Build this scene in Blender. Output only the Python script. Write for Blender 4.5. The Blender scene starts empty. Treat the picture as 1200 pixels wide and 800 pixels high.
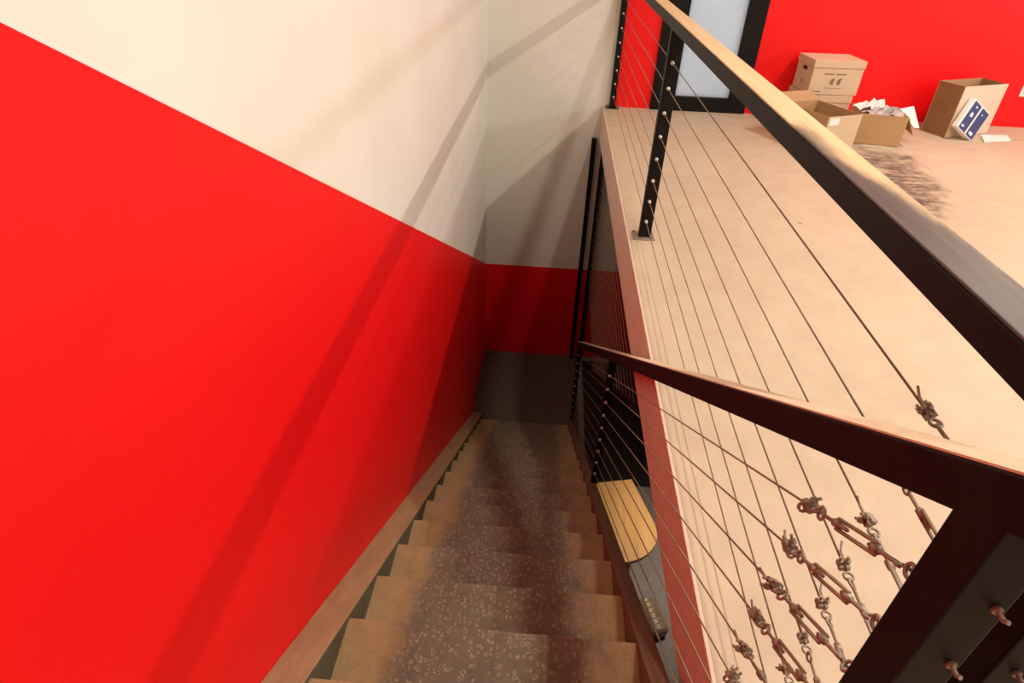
import bpy, bmesh, math, random
from mathutils import Vector, Matrix
random.seed(7)
S = bpy.context.scene
C = S.collection

# ------------------------------------------------------------------ camera
cd = bpy.data.cameras.new('camera'); cam = bpy.data.objects.new('camera', cd); C.objects.link(cam)
cd.sensor_width = 36.0; cd.lens = 21.6; cd.clip_start = 0.02
MR = ((0.9968305868, 0.0674937377, -0.0421114773),
      (0.0730053433, -0.5657914104, 0.8213101118),
      (0.0316069771, -0.8217814036, -0.5689255871))
cam.matrix_world = Matrix(((MR[0][0], -MR[0][1], -MR[0][2], 0.0),
                           (MR[1][0], -MR[1][1], -MR[1][2], 0.0),
                           (MR[2][0], -MR[2][1], -MR[2][2], 1.5),
                           (0, 0, 0, 1)))
S.camera = cam

# ------------------------------------------------------------------ world, exposure
w = bpy.data.worlds.new('world'); S.world = w; w.use_nodes = True
w.node_tree.nodes['Background'].inputs[0].default_value = (0.74, 0.85, 0.95, 1)
w.node_tree.nodes['Background'].inputs[1].default_value = 1.6
S.view_settings.view_transform = 'Standard'
S.view_settings.look = 'None'
S.view_settings.gamma = 1.0
S.view_settings.use_curve_mapping = False
S.view_settings.exposure = 0.0

# ------------------------------------------------------------------ lights (ceiling strip lamps and the daylight window)
CEIL = 3.3
LAMPS = [  # x, y, power
    (1.18, 1.1, 55), (1.18, 4.3, 11),
    (3.69, 1.1, 88), (3.69, 4.3, 90),
]
WARM = (1.0, 0.90, 0.765)
def area(name, loc, rot, sx, sy, power, col):
    l = bpy.data.lights.new(name, 'AREA'); l.shape = 'RECTANGLE'; l.size = sx; l.size_y = sy
    l.energy = power; l.color = col
    o = bpy.data.objects.new(name, l); C.objects.link(o); o.location = loc; o.rotation_euler = rot
    return o
for lx, ly, p in LAMPS:
    area('strip_lamp_light', (lx, ly, CEIL - 0.105), (0, 0, 0), 0.10, 1.2, p, WARM)
area('window_daylight', (8.12, 2.0, 1.9), (0, math.radians(90), 0), 0.7, 7.0, 150, (0.86, 0.93, 1.0))
area('added_lower_light', (1.3, 3.1, -0.52), (0, 0, 0), 0.3, 0.3, 5.5, (1.0, 0.8, 0.58)).data.spread = math.radians(66)  # unseen lamp added below the slab to light the table

# ------------------------------------------------------------------ material helpers
class NT:
    def __init__(s, name):
        s.m = bpy.data.materials.new(name); s.m.use_nodes = True
        s.t = s.m.node_tree; s.n = s.t.nodes; s.b = s.n['Principled BSDF']
    def add(s, kind, **k):
        nd = s.n.new(kind)
        for a, v in k.items(): setattr(nd, a, v)
        return nd
    def link(s, a, b): s.t.links.new(a, b)
    def pos(s): return s.add('ShaderNodeNewGeometry').outputs['Position']
    def obj(s): return s.add('ShaderNodeTexCoord').outputs['Object']
    def xyz(s, v):
        x = s.add('ShaderNodeSeparateXYZ'); s.link(v, x.inputs[0]); return x.outputs
    def math(s, op, a, b=None, c=None, clamp=False):
        nd = s.add('ShaderNodeMath', operation=op, use_clamp=clamp)
        for i, v in enumerate((a, b, c)):
            if v is None: continue
            if isinstance(v, (int, float)): nd.inputs[i].default_value = v
            else: s.link(v, nd.inputs[i])
        return nd.outputs[0]
    def scale(s, v, sc):
        nd = s.add('ShaderNodeVectorMath', operation='MULTIPLY'); s.link(v, nd.inputs[0]); nd.inputs[1].default_value = sc
        return nd.outputs[0]
    def noise(s, v, scale, detail=3, rough=0.55):
        nd = s.add('ShaderNodeTexNoise'); s.link(v, nd.inputs['Vector'])
        nd.inputs['Scale'].default_value = scale; nd.inputs['Detail'].default_value = detail
        nd.inputs['Roughness'].default_value = rough
        return nd.outputs[0]
    def voro(s, v, scale, rnd=1.0):
        nd = s.add('ShaderNodeTexVoronoi'); s.link(v, nd.inputs['Vector']); nd.inputs['Scale'].default_value = scale
        nd.inputs['Randomness'].default_value = rnd
        return nd.outputs['Distance']
    def smooth(s, v, a, b):
        nd = s.add('ShaderNodeMapRange', interpolation_type='SMOOTHSTEP'); s.link(v, nd.inputs[0])
        nd.inputs[1].default_value = a; nd.inputs[2].default_value = b
        return nd.outputs[0]
    def ramp(s, v, stops):
        nd = s.add('ShaderNodeValToRGB'); s.link(v, nd.inputs[0]); e = nd.color_ramp.elements
        while len(e) < len(stops): e.new(0.5)
        for i, (p, c) in enumerate(stops): e[i].position = p; e[i].color = (*c, 1)
        return nd.outputs[0]
    def mix(s, f, a, b, mode='MIX'):
        nd = s.add('ShaderNodeMix', data_type='RGBA', blend_type=mode)
        for sock, v in ((nd.inputs[0], f), (nd.inputs[6], a), (nd.inputs[7], b)):
            if isinstance(v, (int, float)): sock.default_value = v
            elif isinstance(v, tuple): sock.default_value = (*v, 1)
            else: s.link(v, sock)
        return nd.outputs[2]
    def col(s, v):
        if isinstance(v, tuple): s.b.inputs['Base Color'].default_value = (*v, 1)
        else: s.link(v, s.b.inputs['Base Color'])
    def rough(s, v): s.b.inputs['Roughness'].default_value = v
    def bump(s, h, strength, dist=0.01):
        nd = s.add('ShaderNodeBump'); nd.inputs['Strength'].default_value = strength; nd.inputs['Distance'].default_value = dist
        s.link(h, nd.inputs['Height']); s.link(nd.outputs[0], s.b.inputs['Normal'])

RED = (0.88, 0.004, 0.006)
WHITE = (0.83, 0.79, 0.72)

def mat_wall(name, mode):
    n = NT(name); p = n.pos(); x, y, z = n.xyz(p)
    if mode == 'left':
        d = n.math('ADD', z, n.math('MULTIPLY', n.math('SUBTRACT', y, 0.78), 0.574))
        red = n.math('LESS_THAN', d, 1.37)
    elif mode == 'end':
        low = n.math('LESS_THAN', z, -1.80)
        right = n.math('MULTIPLY', n.math('GREATER_THAN', x, 0.55), n.math('GREATER_THAN', z, -0.2))
        red = n.math('MAXIMUM', low, right)
    elif mode == 'red': red = 1.0
    else: red = 0.0
    big = n.noise(p, 1.3, 4); fine = n.noise(p, 60, 2)
    wcol = n.ramp(big, [(0.3, (0.80, 0.765, 0.665)), (0.7, (0.86, 0.845, 0.77))])
    rcol = n.ramp(big, [(0.3, (0.84, 0.004, 0.006)), (0.7, (0.90, 0.006, 0.008))])
    c = n.mix(red, wcol, rcol)
    # pale scuffs on the red paint
    scuff = n.smooth(n.noise(n.scale(p, (1, 3, 9)), 3.0, 6, 0.7), 0.68, 0.80)
    c = n.mix(n.math('MULTIPLY', scuff, 0.07), c, (0.8, 0.45, 0.40))
    n.col(c); n.rough(0.45 if mode != 'white' else 0.7)
    n.b.inputs['Specular IOR Level'].default_value = 0.3
    n.bump(n.math('ADD', n.math('MULTIPLY', fine, 0.4), n.noise(p, 9, 4)), 0.18, 0.006)
    return n.m

def mat_floor():
    n = NT('concrete_floor'); p = n.pos(); x, y, z = n.xyz(p)
    big = n.noise(p, 0.9, 5, 0.6); mid = n.noise(p, 7, 4, 0.6)
    c = n.ramp(big, [(0.3, (0.49, 0.395, 0.28)), (0.7, (0.59, 0.49, 0.36))])
    c = n.mix(0.25, c, n.ramp(mid, [(0.35, (0.43, 0.34, 0.24)), (0.65, (0.64, 0.53, 0.39))]))
    # dark smeared stain in front of the cartons
    nz = n.noise(n.scale(p, (2.0, 1.0, 1.0)), 2.2, 5, 0.65)
    nz2 = n.noise(n.scale(p, (1.2, 5.0, 1)), 3.2, 5, 0.7)
    ex = n.math('DIVIDE', n.math('SUBTRACT', n.math('SUBTRACT', x, n.math('MULTIPLY', n.math('SUBTRACT', y, 4.6), 0.22)), 2.46), 0.42)
    ey = n.math('DIVIDE', n.math('SUBTRACT', y, 4.58), 0.98)
    r = n.math('SQRT', n.math('ADD', n.math('MULTIPLY', ex, ex), n.math('MULTIPLY', ey, ey)))
    r = n.math('ADD', r, n.math('MULTIPLY', n.math('SUBTRACT', nz, 0.5), 1.6))
    m = n.smooth(r, 1.1, 0.55)
    nz3 = n.noise(n.scale(p, (1.0, 2.2, 1)), 11, 6, 0.75)
    m = n.math('MULTIPLY', m, n.math('MULTIPLY', n.smooth(nz2, 0.32, 0.52), n.smooth(nz3, 0.30, 0.55)))
    cr = n.math('MULTIPLY', n.smooth(r, 2.1, 1.0), n.smooth(nz3, 0.63, 0.69))
    m = n.math('MAXIMUM', m, n.math('MULTIPLY', cr, 0.8))
    c = n.mix(n.math('MULTIPLY', m, 0.92), c, (0.075, 0.062, 0.05))
    # faint dirt near the far wall
    far = n.math('MULTIPLY', n.smooth(y, 4.6, 6.2), n.smooth(n.noise(n.scale(p, (1, 3, 1)), 3, 6, 0.7), 0.48, 0.72))
    c = n.mix(n.math('MULTIPLY', far, 0.45), c, (0.30, 0.21, 0.15))
    # scattered specks
    sp = n.math('LESS_THAN', n.voro(n.scale(p, (1, 1, 0.01)), 1.7), 0.028)
    c = n.mix(n.math('MULTIPLY', sp, 0.6), c, (0.12, 0.08, 0.05))
    n.col(c); n.rough(0.62); n.bump(n.noise(p, 25, 4), 0.08, 0.004)
    return n.m

def mat_tread():
    n = NT('stair_carpet'); p = n.pos(); x, y, z = n.xyz(p)
    nz = n.noise(p, 7, 5, 0.65); nzf = n.noise(p, 120, 3, 0.6)
    xx = n.math('ADD', x, n.math('MULTIPLY', n.math('SUBTRACT', nz, 0.5), 0.22))
    m = n.math('MULTIPLY', n.smooth(xx, -0.44, -0.34), n.smooth(xx, 0.34, 0.16))
    plain = n.ramp(nz, [(0.3, (0.33, 0.235, 0.125)), (0.7, (0.43, 0.315, 0.175))])
    dark = n.ramp(nz, [(0.3, (0.145, 0.122, 0.092)), (0.7, (0.205, 0.172, 0.13))])
    warp = n.add('ShaderNodeVectorMath', operation='ADD')
    nn = n.add('ShaderNodeTexNoise'); n.link(p, nn.inputs['Vector']); nn.inputs['Scale'].default_value = 22
    sc = n.scale(nn.outputs['Color'], (0.02, 0.02, 0.0)); n.link(p, warp.inputs[0]); n.link(sc, warp.inputs[1])
    v = n.voro(n.scale(warp.outputs[0], (1.0, 0.75, 0.001)), 66, 0.75)
    ring = n.math('MULTIPLY', n.smooth(v, 0.20, 0.27), n.smooth(v, 0.42, 0.34))
    hole = n.smooth(v, 0.22, 0.12)
    cen = n.mix(n.math('MULTIPLY', ring, n.math('MULTIPLY', n.noise(p, 45, 2), 0.95)), dark, (0.46, 0.38, 0.28))
    cen = n.mix(n.math('MULTIPLY', hole, 0.45), cen, (0.08, 0.055, 0.04))
    pl = n.mix(n.math('MULTIPLY', ring, 0.10), plain, (0.20, 0.12, 0.06))
    c = n.mix(m, pl, cen)
    c = n.mix(0.25, c, n.ramp(nzf, [(0.3, (0.10, 0.07, 0.05)), (0.7, (0.5, 0.38, 0.26))]), 'OVERLAY')
    n.col(c); n.rough(0.92); n.b.inputs['Specular IOR Level'].default_value = 0.15
    n.bump(n.math('ADD', nzf, n.math('MULTIPLY', ring, 0.6)), 0.3, 0.004)
    return n.m

def mat_wood(name, a, b, axis=(14, 1.2, 14), rough=0.55):
    n = NT(name); p = n.obj()
    g = n.noise(n.scale(p, axis), 2.2, 6, 0.62)
    n.col(n.ramp(g, [(0.28, a), (0.72, b)])); n.rough(rough); n.bump(g, 0.12, 0.003)
    return n.m

def mat_paint(name, c, rough=0.4, var=0.25, metallic=0.0):
    n = NT(name); p = n.obj(); g = n.noise(p, 18, 5, 0.65)
    a = tuple(v * (1 - var) for v in c); b = tuple(min(1, v * (1 + var)) for v in c)
    n.col(n.ramp(g, [(0.3, a), (0.7, b)])); n.rough(rough); n.b.inputs['Metallic'].default_value = metallic
    n.bump(n.noise(p, 90, 3), 0.06, 0.002)
    return n.m

def mat_cap():
    n = NT('worn_rail_cap'); p = n.pos(); x, y, z = n.xyz(p)
    g = n.noise(n.scale(p, (30, 1.5, 10)), 2.0, 6, 0.65); b = n.noise(n.scale(p, (3, 1, 1)), 5, 4)
    tan = n.ramp(g, [(0.3, (0.60, 0.42, 0.23)), (0.7, (0.74, 0.55, 0.33))])
    gry = n.ramp(g, [(0.3, (0.035, 0.031, 0.028)), (0.7, (0.085, 0.077, 0.07))])
    t = n.math('ADD', n.math('ADD', y, n.math('MULTIPLY', n.math('SUBTRACT', x, 0.575), 7.0)), n.math('MULTIPLY', n.math('SUBTRACT', b, 0.5), 0.7))
    n.col(n.mix(n.smooth(t, 1.02, 1.45), gry, tan)); n.rough(0.5)
    return n.m

def mat_card(name, a, b):
    n = NT(name); p = n.obj()
    g = n.noise(n.scale(p, (4, 4, 40)), 3.0, 4); h = n.noise(p, 6, 4)
    c = n.mix(0.5, n.ramp(g, [(0.3, a), (0.7, b)]), n.ramp(h, [(0.3, a), (0.7, b)]))
    n.col(c); n.rough(0.85); n.bump(g, 0.1, 0.002)
    return n.m

M = {}
M['wall_left'] = mat_wall('plaster_left', 'left')
M['wall_end'] = mat_wall('plaster_end', 'end')
M['wall_red'] = mat_wall('plaster_red', 'red')
M['wall_white'] = mat_wall('plaster_white', 'white')
M['floor'] = mat_floor()
M['tread'] = mat_tread()
M['skirt'] = mat_wood('tan_skirt_wood', (0.28, 0.195, 0.105), (0.40, 0.285, 0.16), (14, 2, 2))
M['stringer'] = mat_wood('brown_stringer_wood', (0.125, 0.066, 0.034), (0.185, 0.10, 0.055), (14, 2, 2))
M['riser'] = mat_paint('riser_brown', (0.12, 0.08, 0.05), 0.9)
M['black'] = mat_paint('black_painted_steel', (0.0095, 0.0085, 0.008), 0.5, 0.3)
for _n in M['black'].node_tree.nodes:
    if _n.type == 'BSDF_PRINCIPLED': _n.inputs['Specular IOR Level'].default_value = 0.12
M['cap'] = mat_cap()
M['steel'] = mat_paint('zinc_steel', (0.30, 0.245, 0.18), 0.42, 0.25, 0.25)
M['ferrule'] = mat_paint('bright_ferrule', (0.70, 0.62, 0.50), 0.4, 0.1, 0.2)
M['olive'] = mat_paint('dark_olive', (0.095, 0.085, 0.055), 0.7, 0.25)
M['cap_tan'] = mat_wood('tan_cap_wood', (0.58, 0.44, 0.30), (0.70, 0.54, 0.38))
M['cable'] = mat_paint('cable_steel', (0.24, 0.18, 0.125), 0.45, 0.2, 0.25)
M['fascia'] = mat_paint('fascia_paint', (0.70, 0.52, 0.42), 0.6, 0.08)
M['ledger'] = mat_paint('ledger_brown', (0.20, 0.12, 0.07), 0.6, 0.2)
def mat_lower():
    n = NT('lower_floor_covering'); p = n.pos(); x, y, z = n.xyz(p); g = n.noise(p, 30, 4)
    a = n.ramp(g, [(0.3, (0.095, 0.075, 0.054)), (0.7, (0.13, 0.105, 0.078))])
    b = n.ramp(g, [(0.3, (0.21, 0.20, 0.20)), (0.7, (0.27, 0.26, 0.26))])
    n.col(n.mix(n.math('GREATER_THAN', x, 0.5), a, b)); n.rough(0.9); return n.m
M['lower_floor'] = mat_lower()
M['table'] = mat_wood('table_wood', (0.58, 0.33, 0.12), (0.74, 0.46, 0.20), (12, 1.0, 12), 0.45)
M['mat'] = mat_paint('matte_black', (0.010, 0.010, 0.011), 0.7, 0.3)
M['card'] = mat_card('cardboard', (0.40, 0.24, 0.11), (0.50, 0.31, 0.15))
M['card_light'] = mat_card('cardboard_pale', (0.58, 0.41, 0.26), (0.68, 0.51, 0.35))
M['card_pale'] = mat_card('cardboard_whitish', (0.66, 0.52, 0.39), (0.76, 0.62, 0.48))
M['card_shaded'] = mat_card('cardboard_shaded', (0.20, 0.105, 0.042), (0.26, 0.145, 0.062))  # side panels of the tall carton, their shade put into the colour
M['ink'] = mat_paint('print_ink', (0.10, 0.05, 0.03), 0.8, 0.1)
M['paper'] = mat_paint('white_paper', (0.82, 0.80, 0.77), 0.8, 0.05)
M['plastic'] = mat_paint('grey_plastic_bag', (0.42, 0.39, 0.40), 0.3, 0.4)
M['blue'] = mat_paint('blue_print', (0.028, 0.045, 0.17), 0.5, 0.2)
M['outlet'] = mat_paint('outlet_plastic', (0.80, 0.78, 0.74), 0.4, 0.03)
M['ceiling'] = mat_paint('ceiling_paint', (0.78, 0.74, 0.68), 0.9, 0.04)
M['lamp_metal'] = mat_paint('lamp_housing', (0.75, 0.73, 0.70), 0.5, 0.03)
def mat_frost():
    n = NT('frosted_glass'); p = n.pos()
    for x in list(n.n):
        if x.type == 'BSDF_PRINCIPLED': n.n.remove(x)
    out = [x for x in n.n if x.type == 'OUTPUT_MATERIAL'][0]
    tr = n.add('ShaderNodeBsdfTranslucent'); gl = n.add('ShaderNodeBsdfPrincipled'); mx = n.add('ShaderNodeMixShader')
    g = n.ramp(n.noise(p, 2.5, 3), [(0.3, (0.80, 0.82, 0.83)), (0.7, (0.92, 0.93, 0.93))])
    n.link(g, tr.inputs[0]); gl.inputs['Base Color'].default_value = (0.50, 0.53, 0.56, 1); gl.inputs['Roughness'].default_value = 0.35
    mx.inputs[0].default_value = 0.45; n.link(tr.outputs[0], mx.inputs[1]); n.link(gl.outputs[0], mx.inputs[2]); n.link(mx.outputs[0], out.inputs[0])
    return n.m
M['frost'] = mat_frost()
def mat_emit(name, c, s):
    n = NT(name); n.b.inputs['Emission Color'].default_value = (*c, 1); n.b.inputs['Emission Strength'].default_value = s; n.col(c); return n.m
M['tube'] = mat_emit('lit_diffuser', WARM, 4.0)
def mat_glass():
    n = NT('clear_pane'); n.b.inputs['Transmission Weight'].default_value = 1.0; n.b.inputs['Roughness'].default_value = 0.0
    n.b.inputs['IOR'].default_value = 1.05; n.col((1, 1, 1)); return n.m
M['glass'] = mat_glass()

# ------------------------------------------------------------------ mesh helpers
def link(o, parent=None):
    C.objects.link(o)
    if parent is not None: o.parent = parent
    return o
def build(name, bm, mat, parent=None, smooth=False, bevel=0.0):
    bmesh.ops.recalc_face_normals(bm, faces=bm.faces[:])
    me = bpy.data.meshes.new(name); bm.to_mesh(me); bm.free()
    for m in (mat if isinstance(mat, list) else [mat]): me.materials.append(M[m])
    if smooth:
        for f in me.polygons: f.use_smooth = True
    o = link(bpy.data.objects.new(name, me), parent)
    if bevel:
        b = o.modifiers.new('bevel', 'BEVEL'); b.width = bevel; b.segments = 2; b.limit_method = 'ANGLE'
    return o
def inst(name, me, parent, mat4):
    o = link(bpy.data.objects.new(name, me), parent); o.matrix_local = mat4; return o
def tag(o, label, cat, group=None):
    o['label'] = label; o['category'] = cat
    if group: o['group'] = group
    return o
def struct(o, label=None):
    o['kind'] = 'structure'
    if label: o['label'] = label
    return o
def empty(name, loc=(0, 0, 0), rz=0.0):
    o = bpy.data.objects.new(name, None); C.objects.link(o); o.location = loc; o.rotation_euler = (0, 0, rz); o.empty_display_size = 0.1
    return o
def box(bm, x0, x1, y0, y1, z0, z1):
    vs = [bm.verts.new((x, y, z)) for x in (x0, x1) for y in (y0, y1) for z in (z0, z1)]
    for f in ((0, 1, 3, 2), (4, 6, 7, 5), (0, 4, 5, 1), (2, 3, 7, 6), (0, 2, 6, 4), (1, 5, 7, 3)):
        bm.faces.new([vs[i] for i in f])
    return vs
def B(*a):
    bm = bmesh.new(); box(bm, *a); return bm
def prism(bm, pts, axis, a0, a1):
    """polygon extruded along an axis; axis 'x': pts are (y,z); axis 'z': pts are (x,y)"""
    def P(u, v, a): return (a, u, v) if axis == 'x' else ((u, v, a) if axis == 'z' else (u, a, v))
    A = [bm.verts.new(P(u, v, a0)) for u, v in pts]; Bv = [bm.verts.new(P(u, v, a1)) for u, v in pts]
    bm.faces.new(A); bm.faces.new(Bv[::-1]); k = len(pts)
    for i in range(k): bm.faces.new((A[i], A[(i + 1) % k], Bv[(i + 1) % k], Bv[i]))
def tube(bm, pts, r, seg=8, cap=True):
    pts = [Vector(p) for p in pts]; rings = []
    for i, p in enumerate(pts):
        d = (pts[min(i + 1, len(pts) - 1)] - pts[max(i - 1, 0)]).normalized()
        up = Vector((1, 0, 0)) if abs(d.x) < 0.9 else Vector((0, 0, 1))
        a = d.cross(up).normalized(); b = d.cross(a)
        rr = r[i] if isinstance(r, (list, tuple)) else r
        rings.append([bm.verts.new(p + (a * math.cos(2 * math.pi * k / seg) + b * math.sin(2 * math.pi * k / seg)) * rr) for k in range(seg)])
    for i in range(len(rings) - 1):
        for k in range(seg):
            bm.faces.new((rings[i][k], rings[i][(k + 1) % seg], rings[i + 1][(k + 1) % seg], rings[i + 1][k]))
    if cap: bm.faces.new(rings[0]); bm.faces.new(rings[-1][::-1])
def torus(bm, c, R, r, axis=0, n=14, seg=6, arc=2 * math.pi, start=0):
    pts = []; full = abs(arc - 2 * math.pi) < 1e-4
    for i in range(n + (0 if full else 1)):
        t = start + arc * i / n; u, v = R * math.cos(t), R * math.sin(t)
        pts.append(Vector(c) + Vector(((0, u, v), (u, 0, v), (u, v, 0))[axis]))
    if not full: tube(bm, pts, r, seg); return
    rings = []
    for i, p in enumerate(pts):
        rad = (p - Vector(c)).normalized(); ax = Vector((axis == 0, axis == 1, axis == 2))
        rings.append([bm.verts.new(p + (rad * math.cos(2 * math.pi * k / seg) + ax * math.sin(2 * math.pi * k / seg)) * r) for k in range(seg)])
    for i in range(n):
        for k in range(seg):
            bm.faces.new((rings[i][k], rings[i][(k + 1) % seg], rings[(i + 1) % n][(k + 1) % seg], rings[(i + 1) % n][k]))

# ------------------------------------------------------------------ the room
XW, YE, XE, LZ = -0.66, 6.30, 0.473, -3.02        # left wall, end wall, slab edge, lower floor
XR, YB = 8.0, -3.5                                 # far right wall, back wall
RUN, RISE, Y0, NS = 0.286, 0.189, 0.52, 16
def nz(y): return -(y - Y0) * RISE / RUN           # the nosing line

struct(build('wall_left', B(XW - 0.15, XW, YB - 0.15, YE, LZ - 0.1, CEIL), 'wall_left'), 'stair wall painted red below a sloping line and cream white above')
# end wall with a door opening
DX0, DX1, DZ1 = 0.93, 1.83, 2.15
bm = bmesh.new()
box(bm, XW - 0.15, DX0, YE, YE + 0.15, LZ - 0.1, CEIL)
box(bm, DX1, XR + 0.15, YE, YE + 0.15, LZ - 0.1, CEIL)
box(bm, DX0, DX1, YE, YE + 0.15, DZ1, CEIL)
box(bm, DX0, DX1, YE, YE + 0.15, LZ - 0.1, 0.0)
struct(build('wall_end', bm, 'wall_end'), 'end wall, cream above the landing, red low down and red on the upper floor')
struct(build('wall_back', B(XW - 0.15, XR + 0.15, YB - 0.15, YB, LZ - 0.1, CEIL), 'wall_white'))
# right wall with the strip window
WZ0, WZ1, WY0, WY1 = 1.55, 2.25, -1.5, 5.5
bm = bmesh.new()
box(bm, XR, XR + 0.15, YB, WY0, LZ - 0.1, CEIL); box(bm, XR, XR + 0.15, WY1, YE, LZ - 0.1, CEIL)
box(bm, XR, XR + 0.15, WY0, WY1, LZ - 0.1, WZ0); box(bm, XR, XR + 0.15, WY0, WY1, WZ1, CEIL)
struct(build('wall_right', bm, 'wall_white'))
wi = struct(empty('window_1', (XR, 2.0, WZ0)))
bm = bmesh.new()
L0, L1, H1 = WY0 - 2.0, WY1 - 2.0, WZ1 - WZ0
box(bm, 0.0, 0.06, L0, L1, 0, 0.04); box(bm, 0.0, 0.06, L0, L1, H1 - 0.04, H1)
for k in range(6):
    yy = L0 + (L1 - L0 - 0.05) * k / 5; box(bm, 0.0, 0.06, yy, yy + 0.05, 0.04, H1 - 0.04)
build('window_frame', bm, 'black', wi)
struct(build('ceiling', B(XW - 0.15, XR + 0.15, YB - 0.15, YE + 0.15, CEIL, CEIL + 0.1), 'ceiling'))
# upper floor slab, L-shaped round the stair opening
bm = bmesh.new()
prism(bm, [(XW, YB), (XR, YB), (XR, YE), (XE + 0.012, YE), (XE + 0.012, Y0 - 0.02), (XW, Y0 - 0.02)], 'z', -0.28, 0.0)
struct(build('floor', bm, 'floor'), 'dusty tan concrete upper floor with a dark smear')
struct(build('trim_1', B(XE, XE + 0.012, Y0 - 0.02, YE, -0.30, 0.0), 'fascia', bevel=0.002), 'painted board along the edge of the upper floor')
struct(build('trim_2', B(XE + 0.03, XE + 0.15, Y0 - 0.02, YE, -0.40, -0.28), 'ledger'), 'brown beam under the edge of the upper floor')
struct(build('floor_lower', B(XW, XR, YB, YE, LZ - 0.1, LZ), 'lower_floor'), 'dark carpeted lower floor at the foot of the stairs')

# door in the end wall
d = struct(empty('door_1', ((DX0 + DX1) / 2, YE, 0)), 'black framed door with a frosted pale glass pane')
hw = (DX1 - DX0) / 2
bm = bmesh.new(); sw = 0.17
box(bm, -hw, -hw + sw + 0.05, -0.03, 0.05, 0, DZ1); box(bm, hw - sw, hw, -0.03, 0.05, 0, DZ1)
box(bm, -hw + sw + 0.05, hw - sw, -0.03, 0.05, 0, 0.13); box(bm, -hw + sw + 0.05, hw - sw, -0.03, 0.05, DZ1 - 0.12, DZ1)
build('door_frame', bm, 'black', d, bevel=0.004)
build('pane', B(-hw + sw + 0.05, hw - sw, 0.012, 0.02, 0.13, DZ1 - 0.12), 'frost', d)
bm = bmesh.new(); tube(bm, [(hw - 0.07, -0.03, 1.0), (hw - 0.07, -0.075, 1.0), (hw - 0.18, -0.08, 1.0)], 0.011)
build('handle', bm, 'steel', d, True)

# ------------------------------------------------------------------ ceiling strip lamps
for i, (lx, ly, p) in enumerate(LAMPS):
    t = tag(empty('strip_lamp', (lx, ly, CEIL)), ('white ceiling strip lamp over the railing, nearest the top of the stairs', 'white ceiling strip lamp over the railing, nearest the glass door', 'white ceiling strip lamp further into the room, away from the cartons', 'white ceiling strip lamp further into the room, nearest the cartons')[i], 'lamp', 'ceiling strip lamps')
    bm = bmesh.new(); prism(bm, [(-0.09, 0), (0.09, 0), (0.06, -0.07), (-0.06, -0.07)], 'y', -0.65, 0.65)
    build('housing', bm, 'lamp_metal', t)
    build('diffuser', B(-0.05, 0.05, -0.6, 0.6, -0.095, -0.07), 'tube', t)
t = tag(empty('added_lower_lamp', (1.3, 3.1, -0.28)), 'unseen square lamp added under the upper floor slab', 'lamp')
build('housing', B(-0.2, 0.2, -0.2, 0.2, -0.2, 0), 'lamp_metal', t)
build('diffuser', B(-0.16, 0.16, -0.16, 0.16, -0.22, -0.2), 'tube', t)

# ------------------------------------------------------------------ staircase
XL, XRt, XRo = -0.55, 0.375, 0.432
st = tag(empty('staircase', (0, 0, 0)), 'straight carpeted staircase going down beside the red wall', 'stairs')
def tread_mesh():
    bm = bmesh.new(); t = 0.045; r = 0.014
    prof = [(-RUN - 0.02, 0), (-r, 0), (-0.004, -0.004), (0.0, -r), (-0.004, -t + 0.006), (-0.012, -t), (-RUN - 0.02, -t)]
    prism(bm, prof, 'x', XL - 0.01, XRt + 0.01)
    bmesh.ops.recalc_face_normals(bm, faces=bm.faces[:])
    me = bpy.data.meshes.new('tread'); bm.to_mesh(me); bm.free(); me.materials.append(M['tread']); return me
def riser_mesh():
    bm = bmesh.new(); box(bm, XL - 0.01, XRt + 0.01, -0.035, -0.022, -RISE, -0.045)
    me = bpy.data.meshes.new('riser'); bmesh.ops.recalc_face_normals(bm, faces=bm.faces[:]); bm.to_mesh(me); bm.free(); me.materials.append(M['riser']); return me
tm, rm = tread_mesh(), riser_mesh()
for k in range(0, NS):
    at = Matrix.Translation((0, Y0 + RUN * k, -RISE * k))
    if k > 0: inst('tread', tm, st, at)
    inst('riser', rm, st, at)
YL = Y0 + RUN * NS
def sloped(x0, x1, up, dn, y0=0.35, y1=YL + 0.02):
    bm = bmesh.new()
    prism(bm, [(y0, nz(y0) + up), (y1, max(nz(y1) + up, LZ)), (y1, LZ), (y1 - 0.35, LZ), (y0, nz(y0) - dn)], 'x', x0, x1); return bm
build('skirt_board', sloped(XW, XL, 0.004, 0.30, y0=Y0), 'skirt', st, bevel=0.004)
build('skirt_face', sloped(XL, XL + 0.004, 0.001, 0.28, y0=Y0), 'olive', st)  # thin panel, darker and more olive than the board's top
build('stringer', sloped(XRt, XRo, 0.012, 0.34, y0=Y0), 'stringer', st, bevel=0.004)

# ------------------------------------------------------------------ railing hardware (shared meshes, built along +Y from the post)
def mesh_of(name, bm, mat, smooth=True):
    bmesh.ops.recalc_face_normals(bm, faces=bm.faces[:])
    me = bpy.data.meshes.new(name); bm.to_mesh(me); bm.free(); me.materials.append(M[mat])
    if smooth:
        for f in me.polygons: f.use_smooth = True
    return me
TB = 0.235                                   # post face to cable eye
bm = bmesh.new()
torus(bm, (0, 0.016, 0), 0.008, 0.0026, 0)                    # eye bolt at the post
tube(bm, [(0, -0.004, 0), (0, 0.010, 0)], 0.0042, 8)
torus(bm, (0, 0.030, 0), 0.0075, 0.0026, 2, arc=1.5 * math.pi, start=-0.75 * math.pi + math.pi / 2, n=10)   # hook
tube(bm, [(0, 0.037, 0), (0, 0.098, 0)], 0.0030, 8)
tube(bm, [(0, 0.078, 0), (0, 0.090, 0)], 0.0060, 8)           # collars and side bars of the body
tube(bm, [(0, 0.168, 0), (0, 0.182, 0)], 0.0062, 8)
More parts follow.
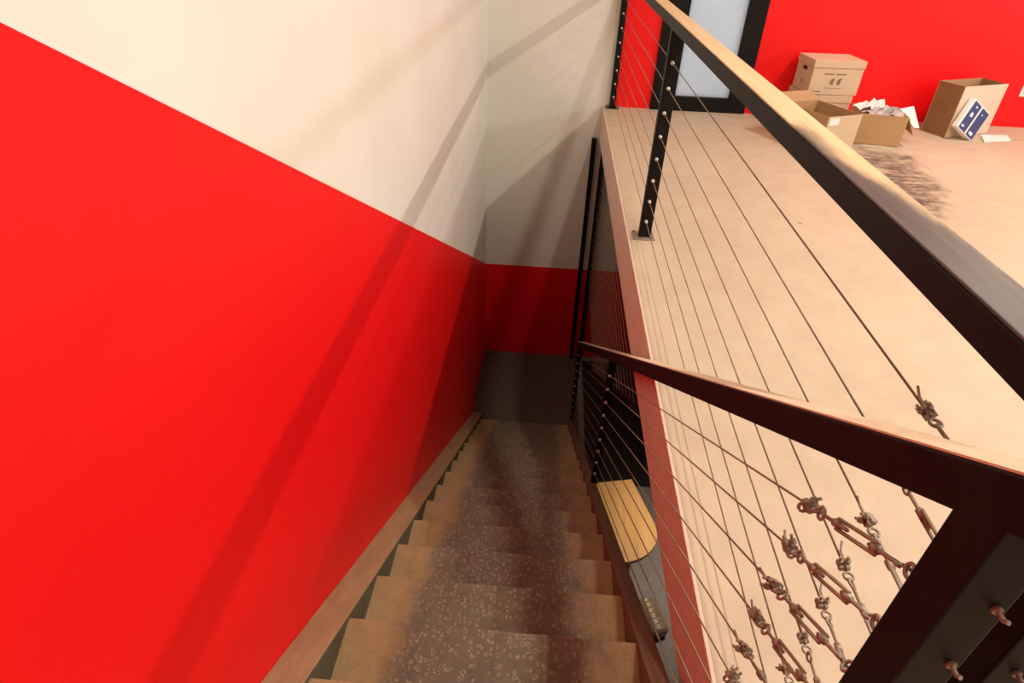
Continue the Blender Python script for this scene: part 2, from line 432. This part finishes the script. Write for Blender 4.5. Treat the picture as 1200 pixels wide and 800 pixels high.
for s in (-1, 1): tube(bm, [(0, 0.082, 0.0068 * s), (0, 0.176, 0.0068 * s)], 0.0029, 8)
tube(bm, [(0, 0.150, 0), (0, 0.214, 0)], 0.0030, 8)
torus(bm, (0, 0.222, 0), 0.0085, 0.0026, 0)                   # eye
ME_TB = mesh_of('turnbuckle', bm, 'steel')
bm = bmesh.new()
torus(bm, (0, 0.236, 0), 0.0080, 0.0025, 2)                    # cable thimble loop
ME_TH = mesh_of('thimble', bm, 'steel')
bm = bmesh.new()                                              # clip saddle with U bolt and nuts
box(bm, -0.009, 0.009, 0.252, 0.270, -0.007, 0.003)
for s in (-1, 1):
    tube(bm, [(0.006 * s, 0.261, -0.010), (0.006 * s, 0.261, 0.020)], 0.0026, 6)
    tube(bm, [(0.006 * s, 0.261, 0.005), (0.006 * s, 0.261, 0.012)], 0.0056, 6)
torus(bm, (0, 0.261, -0.010), 0.006, 0.0026, 1, arc=math.pi, start=math.pi, n=6)
tube(bm, [(0.002, 0.246, 0.005), (0.003, 0.285, 0.006), (0.010, 0.300, 0.012)], 0.0022, 6)   # loose cable tail
ME_CL = mesh_of('cable_clip', bm, 'steel', False)
bm = bmesh.new(); tube(bm, [(0, 0, 0), (0, 0.012, 0), (0, 0.013, 0), (0, 0.024, 0)], [0.0095, 0.0095, 0.006, 0.005], 8)
ME_FE = mesh_of('ferrule', bm, 'ferrule')
bm = bmesh.new(); tube(bm, [(0, 0, 0), (0, -0.003, 0)], 0.0055, 6); tube(bm, [(0, -0.003, 0), (0, -0.012, 0), (0.001, -0.016, 0.003)], 0.0026, 8)
ME_BT = mesh_of('bolt_end', bm, 'steel', False)

def add_cable(root, x, p0, p1, posts):
    """cable from the near post face p0=(y,z) to p1; ferrules at every post face the cable crosses"""
    v = Vector((0, p1[0] - p0[0], p1[1] - p0[1])); u = v.normalized(); ang = math.atan2(u.z, u.y)
    a = Vector((x, p0[0], p0[1]))
    bm = bmesh.new(); tube(bm, [a + u * 0.246, a + v], 0.0021, 6); cb = build('cable', bm, 'cable', root, True)
    roll = random.uniform(-0.9, 0.9)
    mt = Matrix.Translation(a) @ Matrix.Rotation(ang, 4, 'X')
    inst('turnbuckle', ME_TB, cb, mt @ Matrix.Rotation(roll, 4, 'Y'))
    inst('thimble', ME_TH, cb, mt)
    inst('cable_clip', ME_CL, cb, mt @ Matrix.Rotation(random.uniform(-1.4, 1.4), 4, 'Y'))
    for yf, s in posts:
        t = (yf - p0[0]) / v.y; q = a + v * t
        inst('ferrule', ME_FE, cb, Matrix.Translation(q) @ Matrix.Rotation(ang + (math.pi if s < 0 else 0), 4, 'X'))
    return cb

# ------------------------------------------------------------------ level railing of the upper floor
ur = tag(empty('floor_railing', (0, 0, 0)), 'level black cable railing along the upper floor edge with a tan cap', 'railing')
PX0, PX1 = 0.537, 0.590; PC = (PX0 + PX1) / 2; RZ0, RZ1 = 1.078, 1.128
UPY = [(0.400, 0.450), (3.295, 3.345), (6.235, 6.290)]
for i, (a, b) in enumerate(UPY):
    build('post', B(PX0, PX1 + (0.014 if i == 1 else 0), a, b, 0.008, RZ0), 'black', ur, bevel=0.003)
    bp = build('base_plate', B(PX0 - 0.035, PX1 + 0.035, a - 0.03, min(b + 0.03, YE - 0.002), 0, 0.008), 'steel' if i == 1 else 'black', ur, bevel=0.002)
    for sx in (-1, 1):
        for yy in (a - 0.016, min(b + 0.016, YE - 0.012)):
            bm = bmesh.new(); tube(bm, [(PC + sx * 0.048, yy, 0.008), (PC + sx * 0.048, yy, 0.018)], 0.008, 6); build('anchor_bolt', bm, 'steel', bp)
build('top_rail', B(PX0, 0.612, 0.05, 6.295, RZ0, RZ1), 'black', ur, bevel=0.003)
build('rail_cap', B(PX0 + 0.001, 0.611, 0.05, 6.295, RZ1, RZ1 + 0.005), 'cap', ur, bevel=0.0015)
for k in range(8):
    z = 0.105 + 0.1185 * k
    cb = add_cable(ur, PC, (0.450, z), (6.235, z), [(3.295, -1), (3.345, 1), (6.235, -1)])
    inst('bolt_end', ME_BT, cb, Matrix.Translation((PC, 0.400, z)))

# ------------------------------------------------------------------ stair railing
sr = tag(empty('stair_railing', (0, 0, 0)), 'sloping black cable railing on the stair stringer going down', 'railing')
HX0, HX1 = 0.400, 0.455; HC = 0.413; SL = RISE / RUN
HU, HT = 0.984, 0.062                                # underside above the nosing line, depth
def hz(y): return nz(y) + HU
SPY = [(0.362, 0.418, 0.0), (2.755, 2.800, None), (5.05, 5.10, LZ)]
for a, b, z0 in SPY:
    bm = bmesh.new(); w0 = 0.0 if a < 1 else 0.004
    zb0 = nz(a) + 0.008 if z0 is None else z0; zb1 = nz(b) + 0.008 if z0 is None else z0
    top0, top1 = (hz(a), hz(b)) if a < 5 else (hz(a) , hz(b))
    prism(bm, [(a, zb0), (b, zb1), (b, top1 + 0.005), (a, top0 + 0.005)], 'x', HX0, HX1 - (0.0 if a < 1 else 0.012))
    build('post', bm, 'black', sr, bevel=0.003)
bm = bmesh.new()
ya, yb = 0.10, 5.12
prism(bm, [(ya, hz(ya)), (yb, hz(yb)), (yb, hz(yb) + HT), (ya, hz(ya) + HT)], 'x', HX0, HX1)
build('handrail', bm, 'black', sr, bevel=0.003)
bm = bmesh.new()
prism(bm, [(ya, hz(ya) + HT), (yb, hz(yb) + HT), (yb, hz(yb) + HT + 0.003), (ya, hz(ya) + HT + 0.003)], 'x', HX0 + 0.002, HX1 - 0.001)
build('rail_cap', bm, 'cap_tan', sr)
for k in range(9):
    h = 0.880 - 0.0975 * k
    cb = add_cable(sr, HC, (0.418, nz(0.418) + h), (5.05, nz(5.05) + h), [(2.755, -1), (2.800, 1), (5.05, -1)])
    inst('bolt_end', ME_BT, cb, Matrix.Translation((0.442, 0.362, nz(0.362) + h)))

# ------------------------------------------------------------------ cable screen between landing and slab
cs = tag(empty('cable_screen', (0, 0, 0)), 'tall screen of fine cables between black posts under the upper floor', 'screen')
for x, y in ((0.425, 6.255), (0.53, 6.255)):
    build('post', B(x - 0.022, x + 0.022, y - 0.03, y + 0.03, LZ, -0.30), 'black', cs, bevel=0.003)
def strut_z(y): return nz(y) + 0.74
bm = bmesh.new(); prism(bm, [(2.10, strut_z(2.10)), (4.75, strut_z(4.75)), (4.75, strut_z(4.75) - 0.035), (2.10, strut_z(2.10) - 0.035)], 'x', 0.518, 0.542)
build('sloping_bar', bm, 'black', cs, bevel=0.003)
build('hanger', B(0.518, 0.542, 2.09, 2.12, strut_z(2.10) - 0.03, -0.28), 'black', cs, bevel=0.003)
for k in range(20):
    z = -0.44 - 0.078 * k
    y = max(2.14, Y0 + (0.74 - z) * RUN / RISE)
    if y > 6.1: break
    bm = bmesh.new(); tube(bm, [(0.53, y, z), (0.53, 6.225, z)], 0.003, 6); build('cable', bm, 'cable', cs, True)

# ------------------------------------------------------------------ lower level things
tb = tag(empty('wooden_table', (0, 0, LZ)), 'tan wooden table with a rounded end below the stair railing', 'table')
tz = 0.75
pts = [(0.50, 3.50), (0.845, 3.58), (0.985, 3.13)]
cx, cy = 0.60, 3.02
for k in range(9):
    t = math.radians(10 - 80 * k / 8); pts.append((0.62 + 0.37 * math.cos(t), 3.06 + 0.30 * math.sin(t)))
pts += [(0.50, 2.76)]
bm = bmesh.new(); prism(bm, pts, 'z', tz - 0.035, tz); build('table_top', bm, 'table', tb, bevel=0.004)
for x, y in ((0.54, 2.85), (0.54, 3.44), (0.80, 2.95), (0.80, 3.50)):
    bm = bmesh.new(); tube(bm, [(x, y, 0), (x, y, tz - 0.035)], [0.016, 0.024], 10); build('leg', bm, 'table', tb, True)
tag(build('shade_sheet', B(0.56, 3.2, 4.2, 6.2, LZ, LZ + 0.012), 'mat', bevel=0.004), 'black sheet standing in for shade on the lower floor', 'mat')  # dark sheet laid where the lower floor is only in shade
bm = bmesh.new(); prof = []
for k in range(24): prof.append((0.0, 0.0, 0.26 * k / 23))
tube(bm, prof, [0.075 + 0.006 * math.cos(k * 1.55) for k in range(24)], 16)
o = tag(build('ribbed_hose', bm, 'steel', smooth=True), 'short grey ribbed hose piece lying below the stair stringer', 'hose')
o.location = (0.98, 2.90, LZ + 0.082); o.rotation_euler = (math.radians(90), 0, math.radians(20))

# ------------------------------------------------------------------ cartons on the upper floor
def panel(name, mat, parent, sx, sy, sz, mtx, bevel=0.0):
    o = build(name, B(-sx / 2, sx / 2, -sy / 2, sy / 2, 0, sz), mat, parent, bevel=bevel); o.matrix_local = mtx; return o
T = Matrix.Translation
def R(deg, ax): return Matrix.Rotation(math.radians(deg), 4, ax)
def carton(name, label, loc, yaw, w, dp, h, mats, flaps=()):
    """open carton: base, four side panels, flaps hinged on the panel tops. mats: dict side->material"""
    t = tag(empty(name, loc, math.radians(yaw)), label, 'box'); th = 0.006
    build('base', B(-w / 2, w / 2, -dp / 2, dp / 2, 0, th), mats.get('base', 'card'), t)
    sides = {'front': T((0, -dp / 2 + th / 2, 0)), 'back': T((0, dp / 2 - th / 2, 0)) @ R(180, 'Z'),
             'left': T((-w / 2 + th / 2, 0, 0)) @ R(-90, 'Z'), 'right': T((w / 2 - th / 2, 0, 0)) @ R(90, 'Z')}
    for s, mt in sides.items():
        ln = w if s in ('front', 'back') else dp - 2 * th
        hh = h if s in ('front', 'back') else h
        p = panel('side_panel', mats.get(s, 'card'), t, ln, th, hh, mt)
    for s, ang, fl in flaps:                       # ang 0 = standing up, 90 = out flat, 180 = hanging down outside
        ln = (w if s in ('front', 'back') else dp) - 0.01
        panel('flap', mats.get('flap_' + s, mats.get('flap', 'card')), t, ln, th * 0.8, fl, sides[s] @ T((0, 0, h)) @ R(ang, 'X'))
    return t

def file_box(loc, yaw, label, printed):
    t = tag(empty('file_box', loc, math.radians(yaw)), label, 'box', 'stacked cardboard file boxes')
    w, dp, h = 0.45, 0.36, 0.28
    build('body', B(-w / 2 + 0.006, w / 2 - 0.006, -dp / 2 + 0.006, dp / 2 - 0.006, 0, h - 0.01), 'card_light', t, bevel=0.003)
    ld = build('lid', B(-w / 2, w / 2, -dp / 2, dp / 2, h - 0.06, h), 'card_light', t, bevel=0.003)
    if printed:
        f = -dp / 2 + 0.006
        def mark(x0, x1, z0, z1): build('printed_mark', B(x0, x1, f - 0.0012, f, z0, z1), 'ink', t)
        xx = -0.115                               # heading: row of short strokes too small to read
        for k in range(13):
            wd = random.uniform(0.008, 0.015)
            if k != 6: mark(xx, xx + wd, 0.166, 0.175)
            xx += wd + 0.004
        for k in range(2):                        # pair of emblems in the middle
            c = -0.03 + 0.06 * k
            bm = bmesh.new(); torus(bm, (c, f - 0.0006, 0.112), 0.017, 0.0022, 1, n=12); build('printed_mark', bm, 'ink', t)
            mark(c - 0.006, c + 0.006, 0.100, 0.124); mark(c - 0.016, c + 0.016, 0.086, 0.091)
            mark(c + 0.004, c + 0.02, 0.130, 0.138)
        xx = -0.08
        for k in range(11): mark(xx, xx + 0.009, 0.056, 0.0595); xx += 0.0135
        mark(-0.185, -0.165, 0.020, 0.028); mark(-0.180, -0.170, 0.028, 0.038)
        xx = -0.158
        for k in range(4): mark(xx, xx + 0.009, 0.022, 0.030); xx += 0.0125
        xs = -w / 2 + 0.006                       # hand hole and stamp on the side
        bm = bmesh.new(); prism(bm, [(-0.045, 0.175), (0.045, 0.175), (0.045, 0.195), (0.03, 0.205), (-0.03, 0.205), (-0.045, 0.195)], 'x', xs - 0.0012, xs); build('hand_hole', bm, 'mat', t)
        bm = bmesh.new(); torus(bm, (xs - 0.0006, 0, 0.08), 0.018, 0.002, 0, n=12); build('printed_mark', bm, 'ink', t)
    return t
file_box((2.43, 6.085, 0.286), 4, 'closed file box with dark printing, on top of the stack by the red wall', True)
file_box((2.41, 6.09, 0.002), 0, 'lower file box under the printed one by the red wall', False)

carton('open_carton', 'open carton with a white sticker on its pale front panel, beside the railing', (2.20, 5.385, 0.0), 25, 0.34, 0.48, 0.29,
       {'front': 'card_light', 'back': 'card', 'left': 'card', 'right': 'card', 'flap': 'card'},
       [('back', 60, 0.12)])
st2 = bpy.data.objects['open_carton']
build('sticker', B(-0.155, -0.06, -0.243, -0.240, 0.225, 0.275), 'paper', st2)
carton('paper_carton', 'brown carton stuffed with plastic and paper in front of the red wall', (2.765, 5.62, 0.0), -9, 0.36, 0.36, 0.245,
       {'front': 'card', 'right': 'card_light', 'back': 'card', 'left': 'card'}, [('right', 150, 0.16)])
# crumpled plastic and paper in that carton
def crumple(name, label, cat, mat, loc, rz, sx, sy, h, seed, n=9):
    rnd = random.Random(seed); bm = bmesh.new(); g = []
    for i in range(n):
        row = []
        for j in range(n):
            u, v = i / (n - 1) - 0.5, j / (n - 1) - 0.5
            e = max(0, 1 - 3.0 * (u * u + v * v))
            row.append(bm.verts.new((u * sx + rnd.uniform(-1, 1) * sx * 0.05, v * sy + rnd.uniform(-1, 1) * sy * 0.05, h * (0.35 + 0.65 * e) * rnd.uniform(0.35, 1.0))))
        g.append(row)
    for i in range(n - 1):
        for j in range(n - 1):
            q = (g[i][j], g[i + 1][j], g[i + 1][j + 1], g[i][j + 1])
            bm.faces.new((q[0], q[1], q[2])); bm.faces.new((q[0], q[2], q[3]))
    o = build(name, bm, mat); s = o.modifiers.new('thick', 'SOLIDIFY'); s.thickness = 0.002
    o.location = loc; o.rotation_euler = (0, 0, rz); return tag(o, label, cat)
crumple('plastic_bag', 'crumpled grey plastic bag spilling from the brown carton', 'bag', 'plastic', (2.80, 5.57, 0.19), 0.1, 0.31, 0.20, 0.12, 3)
crumple('crumpled_paper', 'crumpled white paper behind the plastic bag in the carton', 'paper', 'paper', (2.74, 5.735, 0.20), -0.15, 0.28, 0.10, 0.13, 5)
bm = bmesh.new()
q = [Vector(v) for v in ((2.90, 5.58, 0.272), (3.02, 5.62, 0.290), (3.12, 5.59, 0.12), (3.07, 5.58, 0.125))]
off = Vector((0.002, -0.001, 0.002))
a = [bm.verts.new(v) for v in q]; b = [bm.verts.new(v + off) for v in q]
bm.faces.new(a); bm.faces.new(b[::-1])
for k in range(4): bm.faces.new((a[k], a[(k + 1) % 4], b[(k + 1) % 4], b[k]))
tag(build('paper_sheet', bm, 'paper'), 'loose white paper strip hanging down the side of the brown carton', 'paper')

carton('tall_carton', 'tall brown carton with a pale front panel, by the red wall', (3.665, 6.01, 0.0), 25, 0.53, 0.25, 0.43,
       {'front': 'card_pale', 'left': 'card_shaded', 'right': 'card_shaded', 'back': 'card'}, [])
bp = tag(empty('blue_pack', (3.57, 5.735, 0.060)), 'blue and white printed pack leaning on the tall carton', 'pack')
bp.rotation_euler = (math.radians(-14), math.radians(32), math.radians(14))
build('body', B(-0.125, 0.125, -0.025, 0.025, 0.0, 0.26), 'paper', bp, bevel=0.004)
build('blue_print', B(-0.105, 0.120, -0.0275, -0.025, 0.008, 0.25), 'blue', bp)
build('white_stripe', B(-0.004, 0.012, -0.0295, -0.0275, 0.008, 0.25), 'paper', bp)
for x0, x1, z0, z1 in ((-0.07, -0.04, 0.13, 0.165), (-0.06, -0.045, 0.21, 0.225), (0.04, 0.085, 0.025, 0.05), (-0.09, -0.055, 0.03, 0.045), (0.05, 0.06, 0.2, 0.21)):
    build('white_patch', B(x0, x1, -0.0295, -0.0275, z0, z1), 'paper', bp)
bm = bmesh.new(); prism(bm, [(3.77, 5.70), (4.05, 5.79), (4.10, 5.94), (3.86, 5.92)], 'z', 0.001, 0.014)
tag(build('paper_pile', bm, 'paper', bevel=0.003), 'flat white paper on the floor beside the blue pack', 'paper')
ot = tag(empty('wall_outlet', (4.32, YE, 0.335)), 'white outlet plate low on the red wall', 'outlet')
build('plate', B(-0.04, 0.04, -0.008, 0, -0.06, 0.06), 'outlet', ot, bevel=0.003)
for s in (-1, 1):
    for q in (-1, 1): build('slot', B(q * 0.008 - 0.002, q * 0.008 + 0.002, -0.009, -0.0078, s * 0.025 - 0.008, s * 0.025 + 0.008), 'mat', ot)
